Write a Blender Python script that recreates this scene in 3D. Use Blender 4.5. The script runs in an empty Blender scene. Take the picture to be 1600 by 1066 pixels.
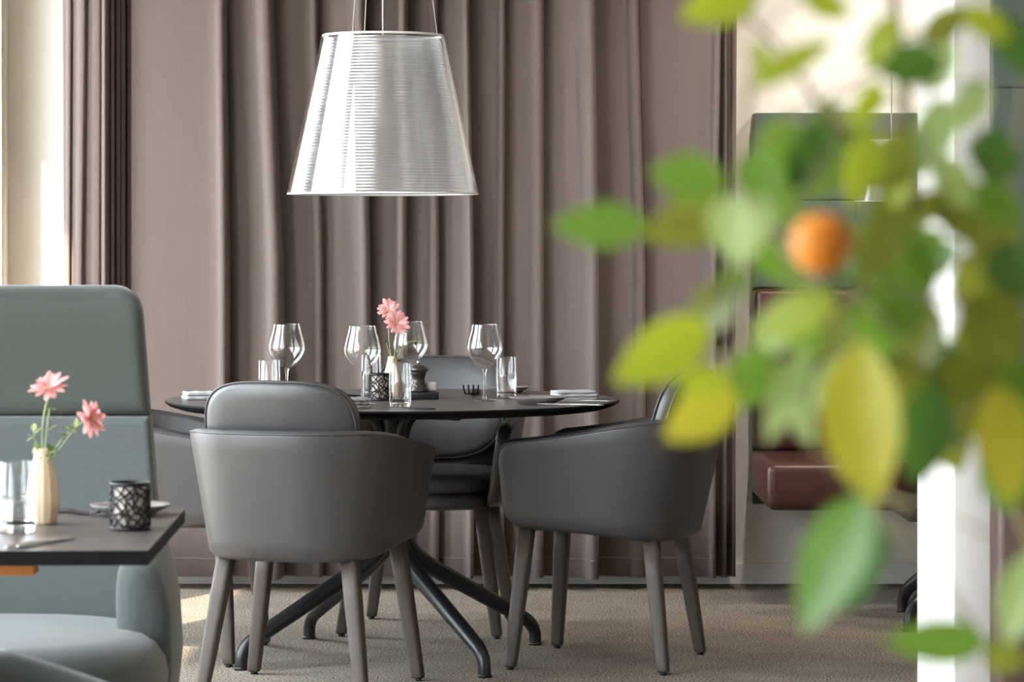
import bpy, bmesh, math, random
from mathutils import Vector, Matrix

random.seed(7)
PI = math.pi
sc = bpy.context.scene
C = sc.collection

# ------------------------------------------------------------------ camera
FPX, HOR, CAMH = 4800.0, 380.0, 1.188      # focal length in px (1600 wide), horizon row, camera height
cam_d = bpy.data.cameras.new('camera')
cam = bpy.data.objects.new('camera', cam_d); C.objects.link(cam)
cam.location = (0, 0, CAMH); cam.rotation_euler = (PI / 2, 0, 0)
cam_d.sensor_width = 36.0; cam_d.lens = 36.0 * FPX / 1600
cam_d.shift_y = -(533 - HOR) / 1600
cam_d.clip_start = 0.05; cam_d.clip_end = 200
cam_d.dof.use_dof = True; cam_d.dof.focus_distance = 8.8; cam_d.dof.aperture_fstop = 11.0
sc.camera = cam

# ------------------------------------------------------------------ world, sun, exposure
SUNV = Vector((0.47, 1.0, -0.973))
w = bpy.data.worlds.new('sky'); sc.world = w; w.use_nodes = True
nt = w.node_tree; nt.nodes.clear()
out = nt.nodes.new('ShaderNodeOutputWorld'); bg = nt.nodes.new('ShaderNodeBackground')
bg.inputs[0].default_value = (0.82, 0.92, 1.0, 1); bg.inputs[1].default_value = 9.5
nt.links.new(bg.outputs[0], out.inputs[0])
sun_d = bpy.data.lights.new('sun', 'SUN'); sun_d.energy = 14; sun_d.angle = math.radians(0.53)
sun_d.color = (1.0, 0.90, 0.74)
sun = bpy.data.objects.new('sun', sun_d); C.objects.link(sun)
sun.rotation_euler = SUNV.to_track_quat('-Z', 'Y').to_euler(); sun.location = (-8, -6, 12)
sc.view_settings.view_transform = 'Standard'; sc.view_settings.look = 'None'
sc.view_settings.gamma = 1; sc.view_settings.use_curve_mapping = False
sc.view_settings.exposure = 0.75
cy = sc.cycles
cy.max_bounces = 14; cy.diffuse_bounces = 6; cy.glossy_bounces = 6; cy.transmission_bounces = 14
cy.transparent_max_bounces = 24; cy.use_denoising = True; cy.sample_clamp_indirect = 8.0

def W(px, py, D):
    """world point that stands D metres in front of the camera, measured off the photograph"""
    return Vector(((px - 800) * D / FPX, D, CAMH - (py - HOR) * D / FPX))

# ------------------------------------------------------------------ materials
def srgb(r, g, b):
    f = lambda c: (c / 255) / 12.92 if c / 255 <= 0.04045 else ((c / 255 + 0.055) / 1.055) ** 2.4
    return (f(r), f(g), f(b), 1)

def setin(node, name, val):
    if name in node.inputs: node.inputs[name].default_value = val

MATS = {}
def mat(name, col, rough=0.5, metal=0.0, spec=0.5, var=0.0, scale=20.0, bump=0.0, bscale=None, stretch=None,
        sheen=0.0, trans=0.0, coat=0.0, ior=1.45):
    m = bpy.data.materials.new(name); m.use_nodes = True
    n, l = m.node_tree.nodes, m.node_tree.links
    b = n['Principled BSDF']
    b.inputs['Base Color'].default_value = col; b.inputs['Roughness'].default_value = rough
    b.inputs['Metallic'].default_value = metal
    setin(b, 'Specular IOR Level', spec); setin(b, 'Sheen Weight', sheen); setin(b, 'Transmission Weight', trans)
    setin(b, 'Coat Weight', coat); setin(b, 'IOR', ior)
    if var or bump:
        tc = n.new('ShaderNodeTexCoord'); mp = n.new('ShaderNodeMapping')
        if stretch: mp.inputs['Scale'].default_value = stretch
        l.new(tc.outputs['Object'], mp.inputs[0])
    if var:
        no = n.new('ShaderNodeTexNoise'); no.inputs['Scale'].default_value = scale; no.inputs['Detail'].default_value = 6
        l.new(mp.outputs[0], no.inputs['Vector'])
        hs = n.new('ShaderNodeMixRGB'); hs.blend_type = 'MIX'
        hs.inputs[1].default_value = tuple(c * (1 - var) for c in col[:3]) + (1,)
        hs.inputs[2].default_value = tuple(min(1, c * (1 + var)) for c in col[:3]) + (1,)
        l.new(no.outputs['Fac'], hs.inputs[0]); l.new(hs.outputs[0], b.inputs['Base Color'])
    if bump:
        n2 = n.new('ShaderNodeTexNoise'); n2.inputs['Scale'].default_value = bscale or scale; n2.inputs['Detail'].default_value = 4
        l.new(mp.outputs[0], n2.inputs['Vector'])
        bp = n.new('ShaderNodeBump'); bp.inputs['Strength'].default_value = bump; bp.inputs['Distance'].default_value = 0.002
        l.new(n2.outputs['Fac'], bp.inputs['Height']); l.new(bp.outputs[0], b.inputs['Normal'])
    MATS[name] = m
    return m

def glass_mat(name, ior=1.45, col=(1, 1, 1, 1)):
    m = bpy.data.materials.new(name); m.use_nodes = True
    n, l = m.node_tree.nodes, m.node_tree.links; n.clear()
    o = n.new('ShaderNodeOutputMaterial'); g = n.new('ShaderNodeBsdfGlass')
    g.inputs['Color'].default_value = col; g.inputs['Roughness'].default_value = 0; g.inputs['IOR'].default_value = ior
    l.new(g.outputs[0], o.inputs[0]); MATS[name] = m
    return m

def thin_mat(name, gloss=0.0, rough=0.02, tint=(1, 1, 1, 1), ior=1.45, gcol=(1, 1, 1, 1)):
    """a thin clear sheet: passes light straight through and mirrors by Fresnel (+ a constant share)"""
    m = bpy.data.materials.new(name); m.use_nodes = True
    n, l = m.node_tree.nodes, m.node_tree.links; n.clear()
    o = n.new('ShaderNodeOutputMaterial'); t = n.new('ShaderNodeBsdfTransparent'); g = n.new('ShaderNodeBsdfGlossy')
    t.inputs[0].default_value = tint; g.inputs['Color'].default_value = gcol; g.inputs['Roughness'].default_value = rough
    f = n.new('ShaderNodeLayerWeight'); f.inputs[0].default_value = .5       # Schlick falloff, same on both faces
    pw = n.new('ShaderNodeMath'); pw.operation = 'POWER'; pw.inputs[1].default_value = 5.0
    l.new(f.outputs['Facing'], pw.inputs[0])
    a = n.new('ShaderNodeMath'); a.operation = 'MULTIPLY_ADD'; a.use_clamp = True
    a.inputs[1].default_value = .9; a.inputs[2].default_value = gloss + .04
    l.new(pw.outputs[0], a.inputs[0]); mx = n.new('ShaderNodeMixShader')
    l.new(a.outputs[0], mx.inputs[0]); l.new(t.outputs[0], mx.inputs[1]); l.new(g.outputs[0], mx.inputs[2])
    l.new(mx.outputs[0], o.inputs[0]); MATS[name] = m
    return m

def leaf_mat(name, col, tcol):
    m = bpy.data.materials.new(name); m.use_nodes = True
    n, l = m.node_tree.nodes, m.node_tree.links; n.clear()
    o = n.new('ShaderNodeOutputMaterial'); b = n.new('ShaderNodeBsdfPrincipled')
    tc = n.new('ShaderNodeTexCoord'); no = n.new('ShaderNodeTexNoise'); no.inputs['Scale'].default_value = 60
    l.new(tc.outputs['Object'], no.inputs['Vector'])
    mc = n.new('ShaderNodeMixRGB'); mc.inputs[1].default_value = tuple(c * .8 for c in col[:3]) + (1,)
    mc.inputs[2].default_value = tuple(min(1, c * 1.2) for c in col[:3]) + (1,)
    l.new(no.outputs['Fac'], mc.inputs[0]); l.new(mc.outputs[0], b.inputs['Base Color'])
    b.inputs['Roughness'].default_value = 0.35
    t = n.new('ShaderNodeBsdfTranslucent'); t.inputs[0].default_value = tcol
    mx = n.new('ShaderNodeMixShader'); mx.inputs[0].default_value = 0.45
    l.new(b.outputs[0], mx.inputs[1]); l.new(t.outputs[0], mx.inputs[2]); l.new(mx.outputs[0], o.inputs[0])
    MATS[name] = m
    return m

# carpet: woven loops, grey-brown
def carpet():
    m = bpy.data.materials.new('carpet'); m.use_nodes = True
    n, l = m.node_tree.nodes, m.node_tree.links; b = n['Principled BSDF']
    tc = n.new('ShaderNodeTexCoord')
    v = n.new('ShaderNodeTexVoronoi'); v.inputs['Scale'].default_value = 210
    n1 = n.new('ShaderNodeTexNoise'); n1.inputs['Scale'].default_value = 165; n1.inputs['Detail'].default_value = 2
    n2 = n.new('ShaderNodeTexNoise'); n2.inputs['Scale'].default_value = 5
    for x in (v, n1, n2): l.new(tc.outputs['Object'], x.inputs['Vector'])
    r = n.new('ShaderNodeValToRGB'); r.color_ramp.elements[0].position = .38; r.color_ramp.elements[1].position = .64
    r.color_ramp.elements[0].color = srgb(78, 69, 61); r.color_ramp.elements[1].color = srgb(190, 177, 161)
    l.new(n1.outputs['Fac'], r.inputs[0])
    mx = n.new('ShaderNodeMixRGB'); mx.blend_type = 'MULTIPLY'; mx.inputs[0].default_value = .45
    l.new(r.outputs[0], mx.inputs[1]); l.new(n2.outputs['Fac'], mx.inputs[2]); l.new(mx.outputs[0], b.inputs['Base Color'])
    b.inputs['Roughness'].default_value = .95; setin(b, 'Specular IOR Level', .1)
    bp = n.new('ShaderNodeBump'); bp.inputs['Strength'].default_value = .3; bp.inputs['Distance'].default_value = .003
    l.new(v.outputs['Distance'], bp.inputs['Height']); l.new(bp.outputs[0], b.inputs['Normal'])
    return m
M_CARPET = carpet()
M_WALL = mat('plaster', srgb(243, 237, 229), .85, var=.03, scale=3, bump=.05, bscale=120)
M_CEIL = mat('ceiling_paint', srgb(205, 198, 190), .9, var=.02, scale=2)
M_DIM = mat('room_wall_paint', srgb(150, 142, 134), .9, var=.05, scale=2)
M_WHITE = mat('white_paint', srgb(238, 235, 230), .5, var=.02, scale=4)
M_FRAME = mat('window_frame_paint', srgb(206, 190, 165), .45, var=.03, scale=5)
M_CURT = mat('curtain_cloth', srgb(113, 100, 95), .9, spec=.15, var=.07, scale=9, stretch=(14, 14, .25), bump=.35, bscale=260, sheen=.1)
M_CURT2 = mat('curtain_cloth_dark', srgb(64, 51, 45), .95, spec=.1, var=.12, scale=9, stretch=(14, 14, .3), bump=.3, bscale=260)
M_LEATH = mat('grey_leather', srgb(54, 52, 53), .44, spec=1.0, var=.05, scale=10, bump=.10, bscale=420)
M_PIPE = mat('grey_leather_piping', srgb(60, 58, 58), .45, spec=.6, var=.05, scale=30)
M_LEGW = mat('dark_stained_wood', srgb(70, 60, 53), .5, var=.16, scale=12, stretch=(8, 8, .7), bump=.08, bscale=60)
M_PAD = mat('black_plastic', srgb(20, 19, 18), .5, var=.05, scale=30)
M_BLACK = mat('black_powder_coat', srgb(30, 30, 31), .32, spec=.5, var=.05, scale=40)
M_TOP = mat('dark_table_top', srgb(80, 74, 71), .34, spec=.6, var=.05, scale=14, bump=.03, bscale=200)
M_TEDGE = mat('black_table_edge', srgb(13, 13, 14), .6, spec=.12, var=.05, scale=30)
M_GREEN = mat('green_grey_felt', srgb(76, 81, 80), .8, spec=.2, var=.05, scale=60, bump=.18, bscale=500, sheen=.3)
M_GREEN2 = mat('green_grey_felt_dark', srgb(61, 65, 60), .82, spec=.2, var=.05, scale=60, bump=.18, bscale=500, sheen=.3)
M_PANEL = mat('green_grey_panel_cloth', srgb(88, 98, 89), .85, spec=.2, var=.06, scale=50, bump=.2, bscale=450, sheen=.2)
M_BROWN = mat('brown_leather', srgb(72, 43, 34), .36, spec=.5, var=.12, scale=9, bump=.12, bscale=300)
M_BROWN2 = mat('aubergine_leather', srgb(92, 72, 68), .4, spec=.45, var=.1, scale=9, bump=.1, bscale=300)
M_GLASS = glass_mat('clear_glass')
M_THIN = thin_mat('thin_blown_glass', gloss=.015, rough=.0)
M_FOOT = thin_mat('glass_foot', gloss=.10, rough=.02)
M_WATER = glass_mat('water', 1.33)
M_PANE = thin_mat('window_glass')
M_VASE = mat('cream_ceramic', srgb(208, 184, 152), .35, spec=.5, var=.06, scale=20, bump=.05, bscale=90)
M_PLATE = mat('grey_stoneware', srgb(128, 120, 118), .32, spec=.5, var=.05, scale=18)
M_PLATEW = mat('pale_glaze', srgb(206, 198, 194), .25, spec=.5, var=.03, scale=18)
M_NAPK = mat('grey_linen', srgb(176, 174, 174), .9, spec=.1, var=.06, scale=40, bump=.2, bscale=600)
M_NAPD = mat('charcoal_linen', srgb(120, 116, 114), .9, spec=.1, var=.06, scale=40, bump=.2, bscale=600)
M_STEEL = mat('brushed_steel', srgb(200, 198, 195), .25, metal=1.0, var=.04, scale=50)
M_BLKST = mat('black_steel', srgb(44, 42, 41), .3, metal=.7, var=.05, scale=50)
M_LATT = mat('black_cutwork_metal', srgb(22, 21, 21), .45, metal=.2, var=.05, scale=30)
M_CANDLE = mat('frosted_candle_glass', srgb(196, 184, 172), .4, spec=.4, var=.06, scale=60)
M_MILL = mat('dark_walnut', srgb(44, 34, 29), .3, var=.2, scale=20, stretch=(6, 6, 1), coat=.3)
M_OAK = mat('warm_oak', srgb(182, 116, 58), .5, var=.18, scale=10, stretch=(1, 10, 10))
M_PETAL = leaf_mat('pink_petal', srgb(216, 148, 146), srgb(228, 160, 156))
M_PETAL2 = leaf_mat('pale_pink_petal', srgb(228, 178, 174), srgb(234, 184, 178))
M_FCTR = mat('flower_centre', srgb(196, 150, 92), .8, var=.2, scale=200)
M_STEM = mat('stem_green', srgb(150, 160, 108), .6, var=.1, scale=60)
M_SPRIG = leaf_mat('sprig_leaf', srgb(120, 140, 78), srgb(150, 165, 80))
M_SPRIGD = leaf_mat('sprig_leaf_dark', srgb(62, 84, 52), srgb(80, 110, 60))
M_CABLE = mat('white_cable', srgb(226, 220, 212), .5, var=.02, scale=40)
M_BARK = mat('citrus_bark', srgb(112, 100, 66), .8, var=.2, scale=60, bump=.3, bscale=150)
M_POT = mat('stone_pot', srgb(120, 116, 110), .8, var=.12, scale=10)
M_SOIL = mat('soil', srgb(60, 46, 36), .95, var=.3, scale=60, bump=.5, bscale=80)
M_ORANGE = mat('citrus_peel', srgb(240, 146, 44), .42, spec=.4, var=.08, scale=60, bump=.2, bscale=400)
LEAF = {
 'g': leaf_mat('leaf_green', srgb(86, 122, 46), srgb(118, 152, 50)),
 'd': leaf_mat('leaf_deep_green', srgb(58, 88, 38), srgb(78, 112, 40)),
 'l': leaf_mat('leaf_lime', srgb(140, 156, 44), srgb(168, 178, 46)),
 'y': leaf_mat('leaf_yellow', srgb(164, 160, 50), srgb(188, 180, 52)),
 'o': leaf_mat('leaf_olive', srgb(102, 110, 42), srgb(130, 134, 44)),
 'p': leaf_mat('leaf_pale', srgb(150, 172, 110), srgb(170, 188, 112)),
}

# ------------------------------------------------------------------ mesh helpers
def obj(name, verts, faces, m=None, parent=None, smooth=True, mats=None, fmat=None):
    me = bpy.data.meshes.new(name); me.from_pydata([tuple(v) for v in verts], [], faces); me.update()
    bm = bmesh.new(); bm.from_mesh(me); bmesh.ops.recalc_face_normals(bm, faces=bm.faces); bm.to_mesh(me); bm.free()
    if mats:
        for x in mats: me.materials.append(x)
        if fmat: me.polygons.foreach_set('material_index', fmat)
    elif m: me.materials.append(m)
    if smooth: me.polygons.foreach_set('use_smooth', [True] * len(me.polygons))
    o = bpy.data.objects.new(name, me); C.objects.link(o)
    if parent: o.parent = parent
    return o

def empty(name, loc=(0, 0, 0), rz=0.0):
    o = bpy.data.objects.new(name, None); C.objects.link(o); o.location = loc; o.rotation_euler = (0, 0, rz)
    o.empty_display_size = .1
    return o

def tag(o, label=None, cat=None, group=None, kind=None):
    if label: o['label'] = label
    if cat: o['category'] = cat
    if group: o['group'] = group
    if kind: o['kind'] = kind
    return o

def copy_tree(o, parent=None):
    c = o.copy(); C.objects.link(c); c.parent = parent
    for ch in [x for x in o.children]:
        copy_tree(ch, c)
    return c

def box_vf(x0, x1, y0, y1, z0, z1, base=0):
    v = [(x0, y0, z0), (x1, y0, z0), (x1, y1, z0), (x0, y1, z0), (x0, y0, z1), (x1, y0, z1), (x1, y1, z1), (x0, y1, z1)]
    f = [(0, 3, 2, 1), (4, 5, 6, 7), (0, 1, 5, 4), (1, 2, 6, 5), (2, 3, 7, 6), (3, 0, 4, 7)]
    return v, [tuple(i + base for i in q) for q in f]

def boxes(name, lst, m, parent=None, bevel=0.0, segs=2):
    V, F = [], []
    for b in lst:
        v, f = box_vf(*b, base=len(V)); V += v; F += f
    o = obj(name, V, F, m, parent, smooth=bevel > 0)
    if bevel:
        md = o.modifiers.new('bevel', 'BEVEL'); md.width = bevel; md.segments = segs; md.limit_method = 'ANGLE'
    return o

def lathe_vf(prof, n=40, base=0, cx=0, cy_=0):
    """profile of (r, z); r == 0 makes a pole"""
    V, F, rings = [], [], []
    for r, z in prof:
        if r < 1e-6:
            rings.append([base + len(V)]); V.append((cx, cy_, z))
        else:
            rings.append([base + len(V) + k for k in range(n)])
            V += [(cx + r * math.cos(2 * PI * k / n), cy_ + r * math.sin(2 * PI * k / n), z) for k in range(n)]
    for a, b in zip(rings, rings[1:]):
        if len(a) == 1 and len(b) == 1: continue
        for k in range(n):
            k2 = (k + 1) % n
            if len(a) == 1: F.append((a[0], b[k], b[k2]))
            elif len(b) == 1: F.append((a[k], b[0], a[k2]))
            else: F.append((a[k], b[k], b[k2], a[k2]))
    return V, F

def lathe(name, prof, m, parent=None, n=40, loc=None):
    V, F = lathe_vf(prof, n)
    o = obj(name, V, F, m, parent)
    if loc is not None: o.location = loc
    return o

def tube_vf(pts, radii, n=10, base=0, cap=True, up=None, flat=1.0):
    pts = [Vector(p) for p in pts]
    if not hasattr(radii, '__len__'): radii = [radii] * len(pts)
    V, F = [], []
    ref = Vector(up) if up else None
    prev = None
    for i, p in enumerate(pts):
        t = (pts[min(i + 1, len(pts) - 1)] - pts[max(i - 1, 0)]).normalized()
        if prev is None:
            a = ref if ref else (Vector((0, 0, 1)) if abs(t.z) < .9 else Vector((1, 0, 0)))
            u = (a - t * a.dot(t)).normalized()
        else:
            u = (prev - t * prev.dot(t)).normalized()
        prev = u; v = t.cross(u)
        for k in range(n):
            an = 2 * PI * k / n
            V.append(p + (u * math.cos(an) + v * math.sin(an) * flat) * radii[i])
    for i in range(len(pts) - 1):
        for k in range(n):
            k2 = (k + 1) % n
            F.append((base + i * n + k, base + i * n + k2, base + (i + 1) * n + k2, base + (i + 1) * n + k))
    if cap:
        F.append(tuple(base + k for k in range(n))[::-1]); F.append(tuple(base + (len(pts) - 1) * n + k for k in range(n)))
    return V, F

def tube(name, pts, radii, m, parent=None, n=10, **k):
    V, F = tube_vf(pts, radii, n, **k)
    return obj(name, V, F, m, parent)

def smooth_path(ctrl, k=8):
    """Catmull-Rom through control points (tuples of any length)"""
    P = [ctrl[0]] + list(ctrl) + [ctrl[-1]]
    res = []
    for i in range(1, len(P) - 2):
        for j in range(k):
            t = j / k
            res.append(tuple(.5 * ((2 * b) + (-a + c) * t + (2 * a - 5 * b + 4 * c - d) * t * t + (-a + 3 * b - 3 * c + d) * t ** 3)
                             for a, b, c, d in zip(P[i - 1], P[i], P[i + 1], P[i + 2])))
    res.append(tuple(ctrl[-1]))
    return res

def spow(c, p): return math.copysign(abs(c) ** p, c)

def cushion(name, hx, hy, z0, z1, m, parent=None, n=3.0, edge=.03, dome=.0, N=48, cy_=0.0, cx=0.0):
    """flat upholstered pad: superellipse in plan with rounded rims, slightly domed top"""
    V, F, rings = [], [], []
    H = z1 - z0; e = min(edge, H / 2 - 1e-4)
    prof = [(0.0, 0, 0)]
    levels = []
    for k in range(5):                             # bottom round
        a = PI / 2 * k / 4; levels.append((1, e * (1 - math.sin(a)), z0 + e * (1 - math.cos(a))))
    for k in range(5):
        a = PI / 2 * k / 4; levels.append((1, e * (1 - math.cos(a)), z1 - e * (1 - math.sin(a))))
    for f in (.8, .55, .3):
        levels.append((f, e, z1 + dome * (1 - f * f)))
    V.append((cx, cy_, z0)); rings.append([0])
    for f, ins, z in levels:
        r = []
        for k in range(N):
            a = 2 * PI * k / N
            r.append(len(V))
            V.append((cx + f * (hx - ins) * spow(math.cos(a), 2 / n), cy_ + f * (hy - ins) * spow(math.sin(a), 2 / n), z))
        rings.append(r)
    rings.append([len(V)]); V.append((cx, cy_, z1 + dome))
    for a, b in zip(rings, rings[1:]):
        for k in range(N):
            k2 = (k + 1) % N
            if len(a) == 1: F.append((a[0], b[k], b[k2]))
            elif len(b) == 1: F.append((a[k], b[0], a[k2]))
            else: F.append((a[k], a[k2], b[k2], b[k]))
    return obj(name, V, F, m, parent)

# ================================================================== THE SETTING
XL, YW, CEIL = -1.757, 10.72, 2.8
XR, YB = 3.2, -2.2
tag(boxes('floor', [(XL, XR, YB, YW, -.08, 0)], M_CARPET), kind='structure')
tag(boxes('ceiling', [(XL - .3, XR + .2, YB - .2, YW + .2, CEIL, CEIL + .15)], M_CEIL), kind='structure')
tag(boxes('wall_back', [(XL - .3, XR + .2, YW, YW + .2, -.08, CEIL)], M_WALL), kind='structure')
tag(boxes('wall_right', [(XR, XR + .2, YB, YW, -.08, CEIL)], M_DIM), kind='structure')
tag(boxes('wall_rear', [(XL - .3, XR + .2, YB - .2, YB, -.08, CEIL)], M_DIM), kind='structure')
# window wall: piers, sill and head, with six tall windows
WINS = [(9.60, 10.50), (7.69, 8.84), (6.0, 7.42), (4.2, 5.75), (2.2, 3.9), (-0.2, 1.9)]
SILL, HEAD, TH = .12, 2.62, .16
piers, yprev = [], YW
for a, b in WINS:
    piers.append((XL - TH, XL, b, yprev, SILL, HEAD)); yprev = a
piers.append((XL - TH, XL, YB, yprev, SILL, HEAD))
tag(boxes('wall_left', piers + [(XL - TH, XL, YB, YW, -.08, SILL), (XL - TH, XL, YB, YW, HEAD, CEIL)], M_WALL), kind='structure')
for i, (a, b) in enumerate(WINS):
    f = .045
    wdw = tag(boxes('window_%d' % (i + 1), [(XL - .11, XL - .05, a, a + f, SILL, HEAD), (XL - .11, XL - .05, b - f, b, SILL, HEAD),
              (XL - .11, XL - .05, a + f, b - f, SILL, SILL + f), (XL - .11, XL - .05, a + f, b - f, HEAD - f, HEAD)], M_FRAME), kind='structure')
    boxes('pane', [(XL - .083, XL - .077, a + f, b - f, SILL + f, HEAD - f)], M_PANE, wdw)
    pl = bpy.data.lights.new('window_portal', 'AREA'); pl.shape = 'RECTANGLE'; pl.size = b - a; pl.size_y = HEAD - SILL
    pl.cycles.is_portal = True
    po = bpy.data.objects.new('window_portal', pl); C.objects.link(po)
    po.location = (XL - .03, (a + b) / 2, (SILL + HEAD) / 2)
    po.rotation_euler = Vector((1, 0, 0)).to_track_quat('-Z', 'Z').to_euler()
# window trim at the far corner
tag(boxes('trim_1', [(XL, XL + .012, 10.50, 10.56, 0, CEIL)], M_FRAME), kind='structure')
tag(boxes('baseboard_back', [(XL, XR, YW - .018, YW, 0, .073)], M_WHITE, bevel=.003), kind='structure')
# unseen slab added to clip the sun; the paving in front of the windows
zE = lambda x: 1.568 - 2.07 * (x + 1.697)
tag(boxes('sun_clip_slab', [(-2.9, XL - TH, -8, 16, zE(-2.9), zE(-2.9) + .16)], M_WHITE), kind='structure')
tag(boxes('ground', [(-40, XL - TH, -40, 50, -.3, -.1), (XL - TH, 40, -40, YB - .2, -.3, -.1)], mat('pale_paving', srgb(150, 146, 138), .9, var=.1, scale=2)), kind='structure')
# partition fin between the booths
tag(boxes('wall_partition', [(.92, .998, 6.4, 6.975, 0, CEIL)], mat('partition_paint', srgb(204, 199, 194), .6, var=.02, scale=4), bevel=.004), kind='structure')

# ================================================================== CURTAINS
def curtain(name, cl_top, cl_mid, ridge, xs_end, D, z0, z1, m, A=.07, nz=10):
    """cliffs = right-hand edges of the folds in plan; each fold slopes forward to a ridge, then drops back"""
    V, F = [], []
    NX = 18
    cols = None
    zs = [z0 + (z1 - z0) * i / nz for i in range(nz + 1)]
    for z in zs:
        ypx = HOR + (CAMH - z) * FPX / D
        t = max(-.2, min(1.0, (415 - ypx) / 365)) if ypx < 415 else 0
        cl = [b + (a - b) * t for a, b in zip(cl_top, cl_mid)]
        row = []
        for i in range(len(cl) - 1):
            a, b = cl[i], cl[i + 1]; Wd = b - a
            wr = min(.6, ridge[i] / Wd)
            Ai = A * (0.75 + .25 * math.sin(i * 2.3)) * min(1.25, .55 + Wd / 110)
            pts = [(0, 0.0), (.05, .03), (max(.12, (1 - wr) * .5), .30), (1 - wr, .48), (1 - wr * .66, .88), (1 - wr * .34, 1.0), (1 - wr * .10, .86), (.999, .0)]
            sp = smooth_path(pts, 4)
            for tt, dd in sp[:-1]:
                px = a + tt * Wd
                dd += .05 * math.sin(tt * 8.0 + i * 1.7) * max(0, 1 - wr - tt) * min(1, tt * 8)
                row.append(((px - 800) * D / FPX, D - dd * Ai * (1 + .12 * math.sin(z * 2 + i))))
        row.append(((cl[-1] - 800) * D / FPX, D + .0))
        row.append(((cl[-1] - 800) * D / FPX, D + .06))
        base = len(V)
        V += [(x, y, z) for x, y in row]
        cols = len(row)
    for i in range(nz):
        for k in range(cols - 1):
            F.append((i * cols + k, i * cols + k + 1, (i + 1) * cols + k + 1, (i + 1) * cols + k))
    return V, F, cols

cl_mid = [205, 360, 444, 505, 579, 635, 686, 740, 787, 849, 935, 1008, 1117, 1134, 1148]
cl_top = [205, 355, 429, 497, 572, 637, 684, 733, 789, 849, 929, 997, 1124, 1134, 1150]
rid =    [20, 30, 16, 20, 17, 18, 12, 13, 22, 24, 22, 14, 9, 8]
V, F, cols = curtain('curtain', cl_top, cl_mid, rid, None, 10.56, .045, 2.78, M_CURT, A=.105)
cur = obj('curtain', V, F, M_CURT)
md = cur.modifiers.new('cloth', 'SOLIDIFY'); md.thickness = .004; md.offset = 0
tag(cur, 'wide pleated taupe curtain hanging across the back wall behind the round table', 'curtain')
V, F, cols = curtain('hem_seam', cl_top, cl_mid, rid, None, 10.5565, .108, .111, M_CURT, A=.105, nz=1)
hem = obj('hem_seam', V, F, M_CURT, cur)
V, F, cols = curtain('curtain', [98, 112, 135, 158, 166], [100, 110, 130, 157, 166], [8, 14, 14, 7], None, 10.50, .045, 2.78, M_CURT, A=.030)
c2 = obj('curtain', V, F, M_CURT); md = c2.modifiers.new('cloth', 'SOLIDIFY'); md.thickness = .004; md.offset = 0
tag(c2, 'narrow gathered taupe curtain beside the bright window corner', 'curtain')
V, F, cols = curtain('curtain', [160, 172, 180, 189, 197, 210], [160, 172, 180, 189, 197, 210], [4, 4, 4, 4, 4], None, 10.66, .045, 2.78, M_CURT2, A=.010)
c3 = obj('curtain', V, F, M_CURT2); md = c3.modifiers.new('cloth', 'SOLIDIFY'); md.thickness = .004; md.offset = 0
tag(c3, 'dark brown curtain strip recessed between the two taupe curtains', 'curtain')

# ================================================================== TUB CHAIRS
def chair_shell_rows():
    """plan path from the right arm's front round the back to the left arm's front"""
    e = [0, .006, .016, .03, .05, .08, .13, .19, .25]          # distance behind the arm's front edge
    na = 30
    path = [('s', 1, x) for x in e] + [('c', 0, PI * k / na) for k in range(1, na)] + [('s', -1, x) for x in reversed(e)]
    return path
def shell_xy(seg, v, t):
    w = .243 + .052 * v - t; yr = -.252 - .078 * v + t; yf = .235 + .018 * v; y0 = yf - .25
    kind, s, a = seg
    if kind == 's': return (s * w, yf - a), a
    n = 2.7
    return (w * spow(math.cos(a), 2 / n), y0 - (y0 - yr) * abs(math.sin(a)) ** (2 / n)), 9.9
def shell_tb(y, e):
    k = max(0, min(1, (y + .26) / .51)); k = k * k * (3 - 2 * k) * .6 + k * .4
    zt = .706 - .064 * k; zb = .362 + .038 * max(0, min(1, (y + .25) / .5))
    if e < .052: zt -= .052 - math.sqrt(max(0, .052 ** 2 - (.052 - e) ** 2))
    if e < .055: zb += .055 - math.sqrt(max(0, .055 ** 2 - (.055 - e) ** 2))
    return zt, zb
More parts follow.
